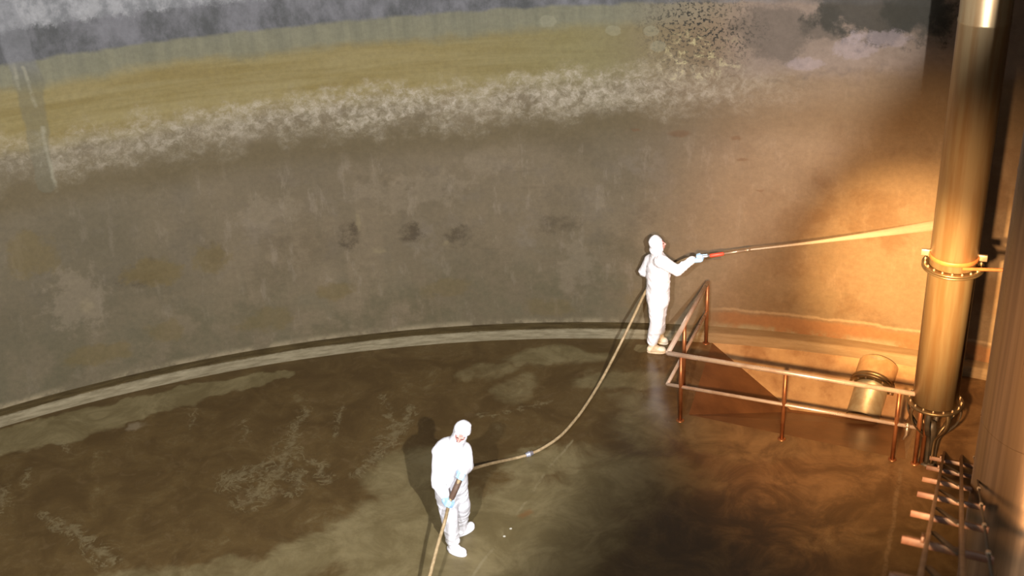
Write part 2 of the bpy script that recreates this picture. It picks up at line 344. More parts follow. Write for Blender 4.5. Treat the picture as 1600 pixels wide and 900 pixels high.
MT = dict(
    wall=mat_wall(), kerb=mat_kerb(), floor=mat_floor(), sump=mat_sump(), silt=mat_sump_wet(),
    ceiling=mat_simple('ceiling_concrete', srgb(70, 68, 64), .85, srgb(88, 86, 80), 2),
    pipe=mat_steel('riser_steel', srgb(180, 156, 118), .40, .55, srgb(150, 106, 58)),
    rail=mat_steel('railing_steel', srgb(240, 218, 200), .30, .60, srgb(196, 150, 118), (4, 4, 4), .5),
    stub=mat_steel('stub_steel', srgb(176, 160, 128), .45, .5, srgb(150, 124, 86)),
    inside=mat_simple('pipe_mouth_shade', srgb(46, 28, 16), .9, srgb(60, 38, 22), 6),  # inner wall darkened: shade of the pipe mouth put into the colour
    post=mat_steel('post_rusty_steel', srgb(160, 104, 66), .36, .6, srgb(120, 68, 36), (4, 4, 4), .8),
    flange=mat_steel('flange_steel', srgb(150, 128, 96), .38, .85, srgb(104, 76, 48), (6, 6, 6)),
    column=mat_steel('column_steel', srgb(122, 96, 70), .30, .7, srgb(82, 62, 44), (9, 9, .15), .6),
    ladder=mat_simple('ladder_rust_paint', srgb(118, 84, 56), .5, srgb(144, 106, 74), 9),
    bar=mat_simple('crossbar_rusty_steel', srgb(134, 70, 42), .42, srgb(178, 132, 92), 5, metallic=.25) if False else mat_simple('crossbar_rusty_steel', srgb(92, 54, 35), .45, srgb(124, 86, 60), 5),
    dark=mat_simple('dark_steel', srgb(52, 46, 38), .5, srgb(72, 60, 46), 8),
    suit=mat_simple('white_coverall', srgb(236, 236, 242), .7, srgb(242, 242, 248), 6, .1),
    boot_cream=mat_simple('cream_rubber', srgb(226, 208, 178), .45, srgb(238, 222, 196), 5, .03),
    boot_white=mat_simple('white_rubber', srgb(232, 232, 238), .45, srgb(240, 240, 246), 5, .03),
    glove=mat_simple('blue_glove', srgb(158, 194, 228), .5, srgb(172, 206, 236), 10, .05),
    skin=mat_simple('skin', srgb(214, 150, 142), .55, srgb(222, 164, 152), 14, .05, .15),
    lip=mat_simple('lip', srgb(176, 98, 96), .5), eye=mat_simple('eye', srgb(40, 30, 28), .3), brow=mat_simple('brow', srgb(92, 66, 56), .8),
    hose=mat_simple('tan_hose', srgb(150, 128, 94), .5, srgb(174, 152, 116), 20),
    grip=mat_simple('brown_grip', srgb(92, 70, 56), .6, srgb(104, 84, 70), 14),
    red=mat_simple('red_sleeve', srgb(206, 60, 40), .45, srgb(216, 74, 50), 10),
    chrome=mat_steel('gun_steel', srgb(190, 190, 196), .3, .85),
    rod=mat_steel('lance_steel', srgb(206, 184, 160), .35, .75),
    copper=mat_simple('bracket_rust', srgb(176, 106, 58), .5, srgb(158, 92, 50), 10),
    couple=mat_steel('coupling_zinc', srgb(196, 198, 214), .35, .7),
)
def mat_jet():
    t = NT('water_spray'); uv = t.uv(); o = t.sep(uv)
    n = t.noise(t.mapping(uv, sc=(3, 9, 1)), 1.0, 5, .65)
    a = t.rng(o[0], 0, 1, .40, .10, False)
    a = ML(t, a, t.rng(n, .25, .65, .45, 1))
    return t.done(srgb(226, 210, 190), .6, spec=.2, Alpha=a)
MT['jet'] = mat_jet()

# ------------------------------------------------------------------ mesh helpers
def new_obj(name, bm, mat, parent=None, smooth=True, loc=None):
    me = bpy.data.meshes.new(name); bm.normal_update(); bm.to_mesh(me); bm.free()
    if smooth:
        for p in me.polygons: p.use_smooth = True
    if mat: me.materials.append(mat)
    o = bpy.data.objects.new(name, me); COL.objects.link(o)
    if parent: o.parent = parent
    if loc is not None: o.location = loc
    return o
def empty(name, loc, label, cat, group=None):
    o = bpy.data.objects.new(name, None); COL.objects.link(o); o.location = loc; o.empty_display_size = .1
    tag(o, label, cat, group); return o
def tag(o, label=None, cat=None, group=None, kind=None):
    if label: o['label'] = label
    if cat: o['category'] = cat
    if group: o['group'] = group
    if kind: o['kind'] = kind
    return o
def frame(d):
    d = d.normalized(); a = Vector((0, 0, 1)) if abs(d.z) < .95 else Vector((1, 0, 0))
    x = a.cross(d).normalized(); return x, d.cross(x)
def tube(bm, pts, rad, n=16, caps=True):
    """tube along points; rad is a number or one per point"""
    pts = [Vector(p) for p in pts]; R = rad if isinstance(rad, (list, tuple)) else [rad]*len(pts)
    rings = []; x = None
    for i, p in enumerate(pts):
        d = (pts[min(i+1, len(pts)-1)] - pts[max(i-1, 0)]).normalized()
        if x is None: x, y = frame(d)
        else:
            x = (x - d * x.dot(d)).normalized(); y = d.cross(x)
        rings.append([bm.verts.new(p + (x*math.cos(2*PI*k/n) + y*math.sin(2*PI*k/n)) * R[i]) for k in range(n)])
    for a, b in zip(rings, rings[1:]):
        for k in range(n): bm.faces.new((a[k], a[(k+1) % n], b[(k+1) % n], b[k]))
    if caps:
        bm.faces.new(list(reversed(rings[0]))); bm.faces.new(rings[-1])
    return rings
def box(bm, c, ax, ay, az, bev=0.004):
    """box at centre c with half-axis vectors, edges bevelled"""
    vs_ = [bm.verts.new(c + ax*i + ay*j + az*k) for i in (-1, 1) for j in (-1, 1) for k in (-1, 1)]
    fs = [(0,1,3,2), (4,6,7,5), (0,4,5,1), (2,3,7,6), (0,2,6,4), (1,5,7,3)]
    faces = [bm.faces.new([vs_[i] for i in f]) for f in fs]
    if bev:
        es = list({e for f in faces for e in f.edges})
        bmesh.ops.bevel(bm, geom=es, offset=bev, segments=2, affect='EDGES', profile=.5)
def lathe(bm, prof, o, ax, n=48, closed=False):
    """revolve (r, t) profile about the axis through o along ax"""
    ax = ax.normalized(); x, y = frame(ax); rings = []
    for r, h in prof:
        rings.append([bm.verts.new(o + ax*h + (x*math.cos(2*PI*k/n) + y*math.sin(2*PI*k/n))*r) for k in range(n)])
    pr = list(zip(rings, rings[1:])) + ([(rings[-1], rings[0])] if closed else [])
    for a, b in pr:
        for k in range(n): bm.faces.new((a[k], a[(k+1) % n], b[(k+1) % n], b[k]))
    return x, y
def smooth_pts(pts, per=10):
    """Catmull-Rom through the points"""
    P = [Vector(p) for p in pts]; P = [2*P[0]-P[1]] + P + [2*P[-1]-P[-2]]; out = []
    for i in range(1, len(P)-2):
        for k in range(per):
            s = k/per; a, b, c, d = P[i-1:i+3]
            out.append(.5*((2*b) + (c-a)*s + (2*a-5*b+4*c-d)*s*s + (3*b-a-3*c+d)*s**3))
    out.append(P[-2]); return out

# organic surfaces: overlapping tapered capsules and ellipsoids fused into one skin
def cap(bm, a, ra, b, rb, n=14):
    a = Vector(a); b = Vector(b); d = b - a; L = d.length
    if L < 1e-6: d = Vector((0, 0, 1))
    d = d.normalized(); prof = []
    for i in range(7): th = -PI/2 + PI/2*i/6; prof.append((ra*math.cos(th), ra*math.sin(th)))
    for i in range(7): th = PI/2*i/6; prof.append((rb*math.cos(th), L + rb*math.sin(th)))
    prof = [(max(r, 1e-4), h) for r, h in prof]
    x, y = frame(d); rings = []
    for r, h in prof: rings.append([bm.verts.new(a + d*h + (x*math.cos(2*PI*k/n) + y*math.sin(2*PI*k/n))*r) for k in range(n)])
    for p, q in zip(rings, rings[1:]):
        for k in range(n): bm.faces.new((p[k], p[(k+1) % n], q[(k+1) % n], q[k]))
    bm.faces.new(list(reversed(rings[0]))); bm.faces.new(rings[-1])
def ell(bm, c, r, rot=None, n=18):
    m = Matrix.Translation(Vector(c)) @ (rot.to_4x4() if rot else Matrix.Identity(4)) @ Matrix.Diagonal((r[0], r[1], r[2], 1))
    bmesh.ops.create_uvsphere(bm, u_segments=n, v_segments=n//2+2, radius=1, matrix=m)
def fuse(name, bm, mat, parent, voxel, iters=4, wrinkle=None, world=True):
    """fuse to one continuous surface; coordinates are world, stored relative to the parent"""
    me = bpy.data.meshes.new('tmp'); bm.to_mesh(me); bm.free()
    o = bpy.data.objects.new('tmp', me); COL.objects.link(o)
    r = o.modifiers.new('r', 'REMESH'); r.mode = 'VOXEL'; r.voxel_size = voxel; r.use_smooth_shade = True
    if iters: s = o.modifiers.new('s', 'SMOOTH'); s.factor = .5; s.iterations = iters
    dg = bpy.context.evaluated_depsgraph_get()
    out = bpy.data.meshes.new_from_object(o.evaluated_get(dg)); out.name = name
    bpy.data.objects.remove(o); bpy.data.meshes.remove(me)
    if wrinkle:
        for v in out.vertices:
            v.co += v.normal * wrinkle(v.co)
    off = parent.location if parent else Vector((0, 0, 0))
    for v in out.vertices: v.co -= off
    for p in out.polygons: p.use_smooth = True
    out.materials.clear(); out.materials.append(mat)
    ob = bpy.data.objects.new(name, out); COL.objects.link(ob); ob.parent = parent
    return ob

# ------------------------------------------------------------------ setting
A = onz(1076, 648); C_ = onz(1415, 718)
U = (C_ - A).normalized(); Vn = Vector((U.y, -U.x, 0))     # along the front edge / towards the camera
B = onz(1113, 535)
azB = math.atan2(B.x - CX, B.y - CY); E_ = C_ - Vn*2.1
azE = math.atan2(E_.x - CX, E_.y - CY)
NARC = 14
arc = [Vector((CX + RF*math.sin(azB + (azE-azB)*i/NARC), CY + RF*math.cos(azB + (azE-azB)*i/NARC), 0)) for i in range(NARC+1)]
hole = [A] + arc + [C_]

def build_floor():
    bm = bmesh.new(); n = 192; Rr = RW + .05
    outer = [bm.verts.new((CX + Rr*math.sin(2*PI*k/n), CY + Rr*math.cos(2*PI*k/n), 0)) for k in range(n)]
    inner = [bm.verts.new(p) for p in hole]
    ed = [bm.edges.new((outer[k], outer[(k+1) % n])) for k in range(n)]
    ed += [bm.edges.new((inner[k], inner[(k+1) % len(inner)])) for k in range(len(inner))]
    bmesh.ops.triangle_fill(bm, use_beauty=True, use_dissolve=False, edges=ed)
    for f in bm.faces:
        if f.normal.z < 0: f.normal_flip()
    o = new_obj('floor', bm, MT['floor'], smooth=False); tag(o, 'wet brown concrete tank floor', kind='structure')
build_floor()

def build_sump():
    D = .5
    V1 = onz(1235, 640, -D); V2 = onz(1413, 662, -D); V1b = V1 + Vn*.06; V2b = V2 + Vn*.06
    bm = bmesh.new(); mats = []
    def face(ps, mi):
        f = bm.faces.new([bm.verts.new(p) for p in ps]); f.material_index = mi
    for i in range(NARC):
        a, b = i/NARC, (i+1)/NARC
        face([arc[i], arc[i+1], V1.lerp(V2, b), V1.lerp(V2, a)], 0)
    face([arc[0], V1, V1b, A], 1)              # left slope
    lip = Vector((0, 0, -.10))
    face([A, V1b, V2b, C_], 1)                 # near slope under the rail
    face([V1, V2, V2b, V1b], 1)
    face([arc[-1], C_, V2b, V2], 0)            # right slope
    bmesh.ops.remove_doubles(bm, verts=bm.verts, dist=1e-4)
    bmesh.ops.recalc_face_normals(bm, faces=bm.faces)
    if sum(f.normal.z for f in bm.faces) < 0:
        for f in bm.faces: f.normal_flip()
    o = new_obj('floor_sump', bm, MT['sump'], smooth=False); o.data.materials.append(MT['silt'])
    tag(o, 'sunken hopper in the floor behind the railing', kind='structure')
    return V1, V2
V1, V2 = build_sump()

def build_wall():
    bm = bmesh.new(); n = 256; uvl = bm.loops.layers.uv.new('UVMap'); zs = [0, .14, 1, 2, 3, 4, 5, 6, 8, 10.4]
    ring = [[bm.verts.new((CX + RW*math.sin(-PI + 2*PI*k/n), CY + RW*math.cos(-PI + 2*PI*k/n), z)) for k in range(n)] for z in zs]
    for i in range(len(zs)-1):
        for k in range(n):
            k2 = (k+1) % n
            f = bm.faces.new((ring[i][k], ring[i+1][k], ring[i+1][k2], ring[i][k2]))
            for lp, (kk, z) in zip(f.loops, ((k, zs[i]), (k, zs[i+1]), (k+1, zs[i+1]), (k+1, zs[i]))):
                lp[uvl].uv = (RW*(-PI + 2*PI*kk/n), z)
    o = new_obj('wall_back', bm, MT['wall']); tag(o, 'curved stained concrete tank wall', kind='structure')
    bm = bmesh.new()
    f = bm.faces.new([bm.verts.new((CX + (RW+.05)*math.sin(2*PI*k/96), CY + (RW+.05)*math.cos(2*PI*k/96), 10.4)) for k in range(96)])
    tag(new_obj('ceiling', bm, MT['ceiling'], smooth=False), 'dark tank roof slab', kind='structure')
build_wall()

def build_kerb():
    bm = bmesh.new(); n = 420; uvl = bm.loops.layers.uv.new('UVMap')
    prof = [(0, -.0, 0), (.004, .10, .8), (.022, .135, 1.0), (.05, .143, 1.15), (.20, .15, 2.0)]
    rings = []
    for pi, (dr, z, v) in enumerate(prof):
        row = []
        for k in range(n):
            a = -PI + 2*PI*k/n; s = RW*a
            j = .018*(noise.noise(Vector((s*1.3, pi*3.1, 0)))) if 0 < pi < 4 else 0
            q = .010*(noise.noise(Vector((s*2.3, pi*5.1, 7)))) if 0 < pi < 4 else 0
            row.append(bm.verts.new((CX + (RF+dr+j)*math.sin(a), CY + (RF+dr+j)*math.cos(a), z+q)))
        rings.append(row)
    for i in range(len(prof)-1):
        for k in range(n):
            k2 = (k+1) % n
            f = bm.faces.new((rings[i][k], rings[i+1][k], rings[i+1][k2], rings[i][k2]))
            for lp, (kk, v) in zip(f.loops, ((k, prof[i][2]), (k, prof[i+1][2]), (k+1, prof[i+1][2]), (k+1, prof[i][2]))):
                lp[uvl].uv = (RW*(-PI + 2*PI*kk/n), v)
    o = new_obj('trim_kerb', bm, MT['kerb']); tag(o, 'low concrete kerb along the foot of the wall', kind='structure')
build_kerb()

# ------------------------------------------------------------------ railing round the sump
def build_railing():
    hgt = .95; r = .026
    P0 = onz(1042, 653); PF = onz(1103, 536); PR = onz(1429, 724)
    posts = [onz(1062, 658), onz(1219, 692), onz(1393, 722), PF, onz(1069, 604)]
    root = empty('guard_railing', (P0 + PR)/2, 'bare steel pipe guard railing round the sump, with two rails', 'railing')
    L = root.location; up = Vector((0, 0, 1))
    def rail(name, pts, rad):
        bm = bmesh.new(); tube(bm, [p - L for p in pts], rad, 16); return new_obj(name, bm, MT['rail'], root)
    d1 = (PF - P0).normalized()
    # snap posts on to the lines of the rails
    def snap(p, a, b):
        d = (b-a); t = (p-a).dot(d)/d.length_squared; return a + d*t
    posts[0] = snap(posts[0], P0, PR); posts[1] = snap(posts[1], P0, PR); posts[2] = snap(posts[2], P0, PR); posts[4] = snap(posts[4], P0, PF)
    e = onz(1440, 716)
    rail('top_rail', [P0 + up*hgt, PR + up*hgt], r*1.15)
    rail('top_rail', [P0 + up*hgt, PF + up*hgt], r*1.15)
    rail('mid_rail', [P0 + up*.50, PR + up*.50], r*.85)
    rail('mid_rail', [P0 + up*.50, PF + up*.50], r*.85)
    for p in posts + [PR]:
        bm = bmesh.new(); tube(bm, [p - L, p - L + up*hgt], r, 16)
        lathe(bm, [(.001, .012), (.045, .012), (.05, .0)], p - L, up, 20)
        new_obj('post', bm, MT['post'], root)
    # the closing post that returns towards the riser
    q = PR + U*.07 - Vn*.03
    bm = bmesh.new(); tube(bm, [q - L, q - L + up*(hgt-.06), q - L + up*(hgt-.015) - U*.03, PR - L + up*hgt], r, 16); new_obj('post', bm, MT['post'], root)
    bm = bmesh.new(); ell(bm, PR - L + up*hgt, (.032, .032, .032), n=14); new_obj('elbow', bm, MT['dark'], root)
    # pale clamp on the mid rail
    k = PR - U*.13 + up*.50 - L
    bm = bmesh.new(); tube(bm, [k - U*.03, k + U*.03], .028, 14); tube(bm, [k, k - up*.12, k - up*.20 - U*.03], [.018, .016, .010], 10); tube(bm, [k, k + up*.035], [.014, .012], 10)
    cl = new_obj('clamp', bm, MT['rod'], root); cl['label'] = 'pale clamp hanging from the mid rail'
build_railing()

# ------------------------------------------------------------------ riser pipe
def bolts(parent, o, ax, R, n, rb, h, mat, ph=0.0):
    x, y = frame(ax.normalized())
    for k in range(n):
        a = 2*PI*k/n + ph
        bm = bmesh.new(); p = o + (x*math.cos(a) + y*math.sin(a))*R
        tube(bm, [p - ax*h*.5, p + ax*h], rb, 6); tube(bm, [p + ax*h, p + ax*(h*1.5)], rb*.55, 8)
        new_obj('bolt', bm, mat, parent, smooth=False)

def build_riser():
    base = onz(1449, 721); up = Vector((0, 0, 1)); R = .25
    root = empty('riser_pipe', base, 'tall stainless steel riser pipe standing beside the sump', 'pipe')
    zf = .86                                    # foot flange
    bm = bmesh.new()
    lathe(bm, [(R*.93, zf), (R, zf), (R, 5.28), (R+.006, 5.29), (R+.006, 5.31), (R, 5.32), (R, 10.4)], Vector(), up, 56)
    new_obj('pipe_body', bm, MT['pipe'], root)
    def ring(name, z, r0, r1, h, mat):
        bm = bmesh.new(); lathe(bm, [(r0, z), (r1-.006, z), (r1, z+.006), (r1, z+h-.006), (r1-.006, z+h), (r0, z+h)], Vector(), up, 56, closed=True)
        return new_obj(name, bm, mat, root)
    f0 = ring('foot_flange', zf-.03, R*.9, .315, .035, MT['flange']); bolts(f0, Vector((0, 0, zf+.005)), up, .285, 16, .012, .016, MT['rod'])
    # height of the coupling flange seen two thirds of the way up
    zc = 2.62
    z = zc
    f1 = ring('coupling_flange', z-.05, R-.001, .325, .022, MT['flange']); f2 = ring('coupling_flange', z-.022, R-.001, .325, .022, MT['flange'])
    bolts(f2, Vector((0, 0, z)), up, .292, 18, .012, .014, MT['rod'])
    c = ring('clamp_band', z+.075, R-.001, R+.012, .05, MT['copper'])
    for sg in (-1, 1):
        d = Vector((.93, -.36, 0))*sg
        bm = bmesh.new(); box(bm, d*(R+.045) + up*(z+.10), d*.045, Vector((-d.y, d.x, 0))*.018, up*.035); new_obj('clamp_lug', bm, MT['rod'], root)
    d = Vector((.93, -.36, 0))
    # bracket arm running to the right
    bm = bmesh.new(); q = Vector((0, -R-.02, z+.07)); tube(bm, [q, q + Vector((1.9, -.35, .0))], .018, 12); new_obj('bracket_arm', bm, MT['copper'], root)
    # curved straps gathering under the foot flange to a bundle of slim legs
    for k in range(8):
        a = 2*PI*(k+.3)/8; e = Vector((math.cos(a), math.sin(a), 0)); s = Vector((-e.y, e.x, 0))
        prof = [(.285, zf-.03), (.30, zf-.12), (.27, zf-.24), (.19, zf-.36), (.115, zf-.46), (.085, zf-.56), (.078, .02)]
        pts = smooth_pts([e*r + up*h for r, h in prof], 6)
        bm = bmesh.new(); rows = []
        for i, p in enumerate(pts):
            w = .028 if i < 20 else .018
            t = (pts[min(i+1, len(pts)-1)] - pts[max(i-1, 0)]).normalized(); nn = t.cross(s)
            rows.append([bm.verts.new(p + s*w*sx + nn*.008*sn) for sx, sn in ((-1, -1), (1, -1), (1, 1), (-1, 1))])
        for ra, rb in zip(rows, rows[1:]):
            for j in range(4): bm.faces.new((ra[j], ra[(j+1) % 4], rb[(j+1) % 4], rb[j]))
        bm.faces.new(list(reversed(rows[0]))); bm.faces.new(rows[-1])
        bmesh.ops.recalc_face_normals(bm, faces=bm.faces)
        new_obj('support_strap', bm, MT['dark'] if k % 2 else MT['flange'], root)
    bm = bmesh.new(); tube(bm, [Vector((0, 0, .0)), Vector((0, 0, zf-.4)), Vector((0, 0, zf-.3))], [.06, .06, .04], 20); new_obj('drain_stem', bm, MT['dark'], root)
    bm = bmesh.new(); lathe(bm, [(.001, .02), (.105, .02), (.11, .0)], Vector(), up, 28); new_obj('base_plate', bm, MT['dark'], root)
    return base
RISER = build_riser()

# ------------------------------------------------------------------ outlet stub in the sump
def build_outlet():
    # the far slope and its outward normal
    a0 = arc[8]; v0 = V1.lerp(V2, 8/NARC)
    n = ((arc[9] - arc[7]).cross(v0 - a0)).normalized()
    if n.z < 0: n.negate()
    n = Vector((n.x, n.y, abs(n.z)))
    # axis leaves the slope towards the camera and downwards
    h = Vector((-.50, -.86, 0)).normalized()
    ax = (h*.82 + Vector((0, 0, -.55))).normalized()
    nn = n if (CAM - a0).dot(n) > 0 else -n
    dq = ray(1366, 592); c = CAM + dq * ((a0 - CAM).dot(nn) / dq.dot(nn)) + ax*.11
    fx = (h*.92 + Vector((0, 0, -.39))).normalized()
    root = empty('outlet_pipe', c, 'short flanged outlet pipe poking from the sump slope below the rail', 'pipe')
    R = .215; Ln = .49
    bm = bmesh.new()
    lathe(bm, [(R, -.34), (R, Ln), (R-.012, Ln+.002), (R-.008, Ln-.004)], Vector(), ax, 48); new_obj('pipe_body', bm, MT['stub'], root)
    bm = bmesh.new(); lathe(bm, [(R-.008, Ln-.004), (R-.010, Ln-.03), (R-.010, .02), (.001, .02)], Vector(), ax, 48); new_obj('shaded_inner_wall', bm, MT['inside'], root)
    bm = bmesh.new()
    lathe(bm, [(R-.001, .05), (.287, .05), (.295, .042), (.295, .016), (.287, .008), (R-.001, .008)], Vector(), fx, 48, closed=True); f = new_obj('flange', bm, MT['flange'], root)
    bolts(f, fx*.05, fx, .256, 14, .013, .014, MT['rod'])
    bm = bmesh.new()
    lathe(bm, [(R-.001, .006), (.287, .006), (.295, -.002), (.295, -.026), (.287, -.034), (R-.001, -.034)], Vector(), fx, 48, closed=True); new_obj('flange', bm, MT['flange'], root)
    bm = bmesh.new()
    lathe(bm, [(.225, -.035), (.24, -.08), (.262, -.15), (.27, -.32)], Vector(), fx, 40); new_obj('mortar_collar', bm, MT['sump'], root)
build_outlet()

# ------------------------------------------------------------------ inclined ladder frame
def build_ladder():
    d = ray(1501, 573).normalized()               # slopes down and away from the camera
    f1 = onz(1475, 709); f2 = f1 + U*.195
    root = empty('ladder_frame', f1, 'rust brown inclined ladder frame with wide crossbars rising beside the column', 'ladder')
    e = U.copy(); nrm = e.cross(d).normalized()
    if nrm.z < 0: nrm.negate()
    LEN = 12.6
    O = Vector()
    for q in (O, f2 - f1):
        bm = bmesh.new(); box(bm, q - d*(LEN/2) + Vector((0, 0, .0)), d*(LEN/2), e*.014, nrm*.03, .004); new_obj('stringer', bm, MT['ladder'], root)
    # slim hand rod on the right
    rr = e*.33 + nrm*.05
    bm = bmesh.new(); tube(bm, [rr - d*.1, rr - d*LEN], .009, 10); ro = new_obj('hand_rod', bm, MT['dark'], root)
    for k in range(9):
        p = rr - d*(.25 + 1.35*k)
        bm = bmesh.new(); tube(bm, [p, p - d*.09], .016, 10); new_obj('rod_coupling', bm, MT['rod'], ro)
    ts = []
    Dz = lambda p: (p - CAM).dot(_fwd)
    D0 = Dz(f1)
    for k in range(9):
        ts.append(.30 + 1.50*k)
    for i, tt in enumerate(ts):
        if tt > LEN-.1: break
        c = -d*tt
        bm = bmesh.new()
        box(bm, c + e*.12 - nrm*.045, e*.27, d*.020, nrm*.010, .003)      # flat of the angle bar
        box(bm, c + e*.12 - nrm*.060 - d*.018, e*.27, d*.004, nrm*.022, .002)   # its turned down leg
        box(bm, c + e*.12 - nrm*.050 + d*.075, e*.25, d*.011, nrm*.010, .003)   # second, thinner bar
        new_obj('crossbar', bm, MT['bar'], root)
        if i in (0, 1, 5, 7):
            bm = bmesh.new(); box(bm, c - e*.03 - nrm*.03 + d*.05, e*.010, d*.10, nrm*.02, .003); new_obj('gusset_plate', bm, MT['bar'], root)
        if 0 < i < len(ts)-1:
            a2 = -d*(tt - .42) + e*.02 - nrm*.025; b2 = -d*(tt + .36) + e*.19 - nrm*.025  # dark strip modelled for the diagonal shadow across each crossbar
            bm = bmesh.new(); dd = (b2-a2).normalized(); box(bm, (a2+b2)/2, dd*((b2-a2).length/2), dd.cross(nrm)*.022, nrm*.006, .002); new_obj('diagonal_shadow_strip', bm, MT['dark'], root)
build_ladder()

# ------------------------------------------------------------------ stainless column at the right
def build_column():
    dist, R = 10.6, .60
    dl = ray(1570, 400); az = math.atan2(dl.x, dl.y) + math.asin(R/dist)
    c = Vector((dist*math.sin(az), dist*math.cos(az), 0))
    root = empty('steel_column', c, 'broad polished stainless steel column at the right edge of the tank view', 'column')
    bm = bmesh.new(); lathe(bm, [(R+.12, 0), (R+.12, .02), (R, .021), (R, 10.4)], Vector(), Vector((0, 0, 1)), 96); new_obj('column_shell', bm, MT['column'], root)
    for z in (2.4, 4.8, 7.2):
        bm = bmesh.new(); lathe(bm, [(R-.001, z), (R+.004, z+.006), (R-.001, z+.012)], Vector(), Vector((0, 0, 1)), 96); new_obj('weld_seam', bm, MT['column'], root)
build_column()

# ------------------------------------------------------------------ people
def wrinkles(amp, f=9.0, seed=0):
    def fn(co):
        # sharp, mostly diagonal creases gathered by a slow mask
        wv = noise.noise(Vector((co.x*4 + seed, co.y*4, co.z*3)))*.16
        q = Vector(((co.x + co.z*.45 + wv)*5.5, (co.y - co.z*.3 + wv)*5.5, (co.z + wv)*8 + seed))
        a = (1 - abs(noise.noise(q)))**5; b = (1 - abs(noise.noise(q*1.9 + Vector((3, 1, 7)))))**6
        m = .45 + .9*max(0, noise.noise(co*3.1 + Vector((seed, 2, 5))) + .2)
        return amp*m*(a*.9 + b*.5 - .55)
    return fn

def make_glove(parent, wrist, elbow, grip, palm_c, axis, thumb_sign=1, index_out=False, rod=.018):
    """a gloved hand: cuff, palm, four curled fingers and a thumb closed on a rod along axis through palm_c"""
    X = axis.normalized()
    Y = (palm_c - wrist); Y = (Y - X*Y.dot(X))
    Y = Y.normalized() if Y.length > .02 else frame(X)[0]
    Z = X.cross(Y).normalized()                     # back of the hand
    if Z.dot(Vector((0, 0, 1))) < 0: Z.negate()
    GS = .88
    T = lambda x, y, z: palm_c + (X*x + Y*y)*GS + Z*(rod + (z - rod)*GS)
    bm = bmesh.new()
    # cuff over the sleeve end, wrist, palm
    k = (wrist - elbow).normalized()
    cap(bm, wrist - k*.045, .044, wrist + k*.01, .037)
    cap(bm, wrist, .034, T(0, -.055, rod+.012), .032)
    for x in (-.030, -.010, .010, .030):
        cap(bm, T(x*.8, -.060, rod+.012), .019, T(x, .012, rod+.015), .017)
    ln = {-.030: .80, -.010: .97, .010: 1.0, .030: .93}
    for x, s in ln.items():
        if index_out and x == .030:
            cap(bm, T(x, .012, rod+.012), .0105, T(x+.04, .022, rod+.004), .0095); cap(bm, T(x+.04, .022, rod+.004), .0095, T(x+.085, .02, rod-.004), .0085); continue
        p0 = T(x, .014, rod+.013); p1 = T(x*1.05, .014+.036*s, rod-.004); p2 = T(x*1.05, .014+.030*s, -rod-.012); p3 = T(x*1.02, .014+.002*s, -rod-.015)
        cap(bm, p0, .0110, p1, .0102); cap(bm, p1, .0102, p2, .0095); cap(bm, p2, .0095, p3, .0085)
    s = thumb_sign
    t0 = T(.034*s, -.045, rod+.004); t1 = T(.050*s, -.022, rod*.2); t2 = T(.046*s, .004, -rod*.8-.006); t3 = T(.040*s, .024, -rod-.016)
    cap(bm, t0, .0150, t1, .0125); cap(bm, t1, .0125, t2, .0110); cap(bm, t2, .0110, t3, .0095)
    g = fuse('glove', bm, MT['glove'], parent, .0042, 2)
    g['label'] = 'pale blue rubber glove'
    return g

def make_head(parent, c, fwd, up, s=1.0):
    """skin head with face; c is the centre of the skull"""
    fwd = fwd.normalized(); up = (up - fwd*up.dot(fwd)).normalized(); rt = fwd.cross(up)
    R3 = Matrix((rt, fwd, up)).transposed()
    T = lambda x, y, z: c + (rt*x + fwd*y + up*z)*s
    bm = bmesh.new()
    ell(bm, T(0, -.012, .025), (.074*s, .092*s, .090*s), R3)       # skull
    ell(bm, T(0, .030, -.045), (.056*s, .062*s, .072*s), R3)       # face
    ell(bm, T(0, .062, -.092), (.026*s, .024*s, .022*s), R3)       # chin
    for sx in (-1, 1):
        ell(bm, T(.038*sx, .058, -.030), (.022*s, .022*s, .020*s), R3)  # cheek
        ell(bm, T(.030*sx, .078, .016), (.026*s, .014*s, .010*s), R3)   # brow ridge
        ell(bm, T(.075*sx, -.012, -.015), (.010*s, .020*s, .032*s), R3) # ear
    cap(bm, T(0, .084, .008), .010*s, T(0, .112, -.036), .0135*s)   # nose
    for sx in (-1, 1): ell(bm, T(.013*sx, .098, -.040), (.010*s, .011*s, .009*s), R3)
    ell(bm, T(0, .088, -.064), (.024*s, .012*s, .008*s), R3)        # lips
    ell(bm, T(0, .085, -.076), (.021*s, .012*s, .008*s), R3)
    cap(bm, T(0, -.015, -.06), .054*s, T(0, -.045, -.17), .058*s)   # neck
    h = fuse('head', bm, MT['skin'], parent, .0065, 2); h['label'] = 'flushed bare face in the hood opening'
    off = parent.location
    for sx in (-1, 1):
        b2 = bmesh.new(); ell(b2, T(.030*sx, .080, -.004) - off, (.012*s, .008*s, .007*s), R3, 12); new_obj('eye', b2, MT['eye'], h)
        b2 = bmesh.new(); tube(b2, [T(.014*sx, .094, .018) - off, T(.032*sx, .092, .024) - off, T(.048*sx, .080, .018) - off], [.004*s, .005*s, .003*s], 8); new_obj('eyebrow', b2, MT['brow'], h)
    b2 = bmesh.new(); tube(b2, [T(-.022, .093, -.070) - off, T(0, .101, -.069) - off, T(.022, .093, -.070) - off], [.003*s, .0055*s, .003*s], 8); new_obj('mouth', b2, MT['lip'], h)
    return h, T, R3

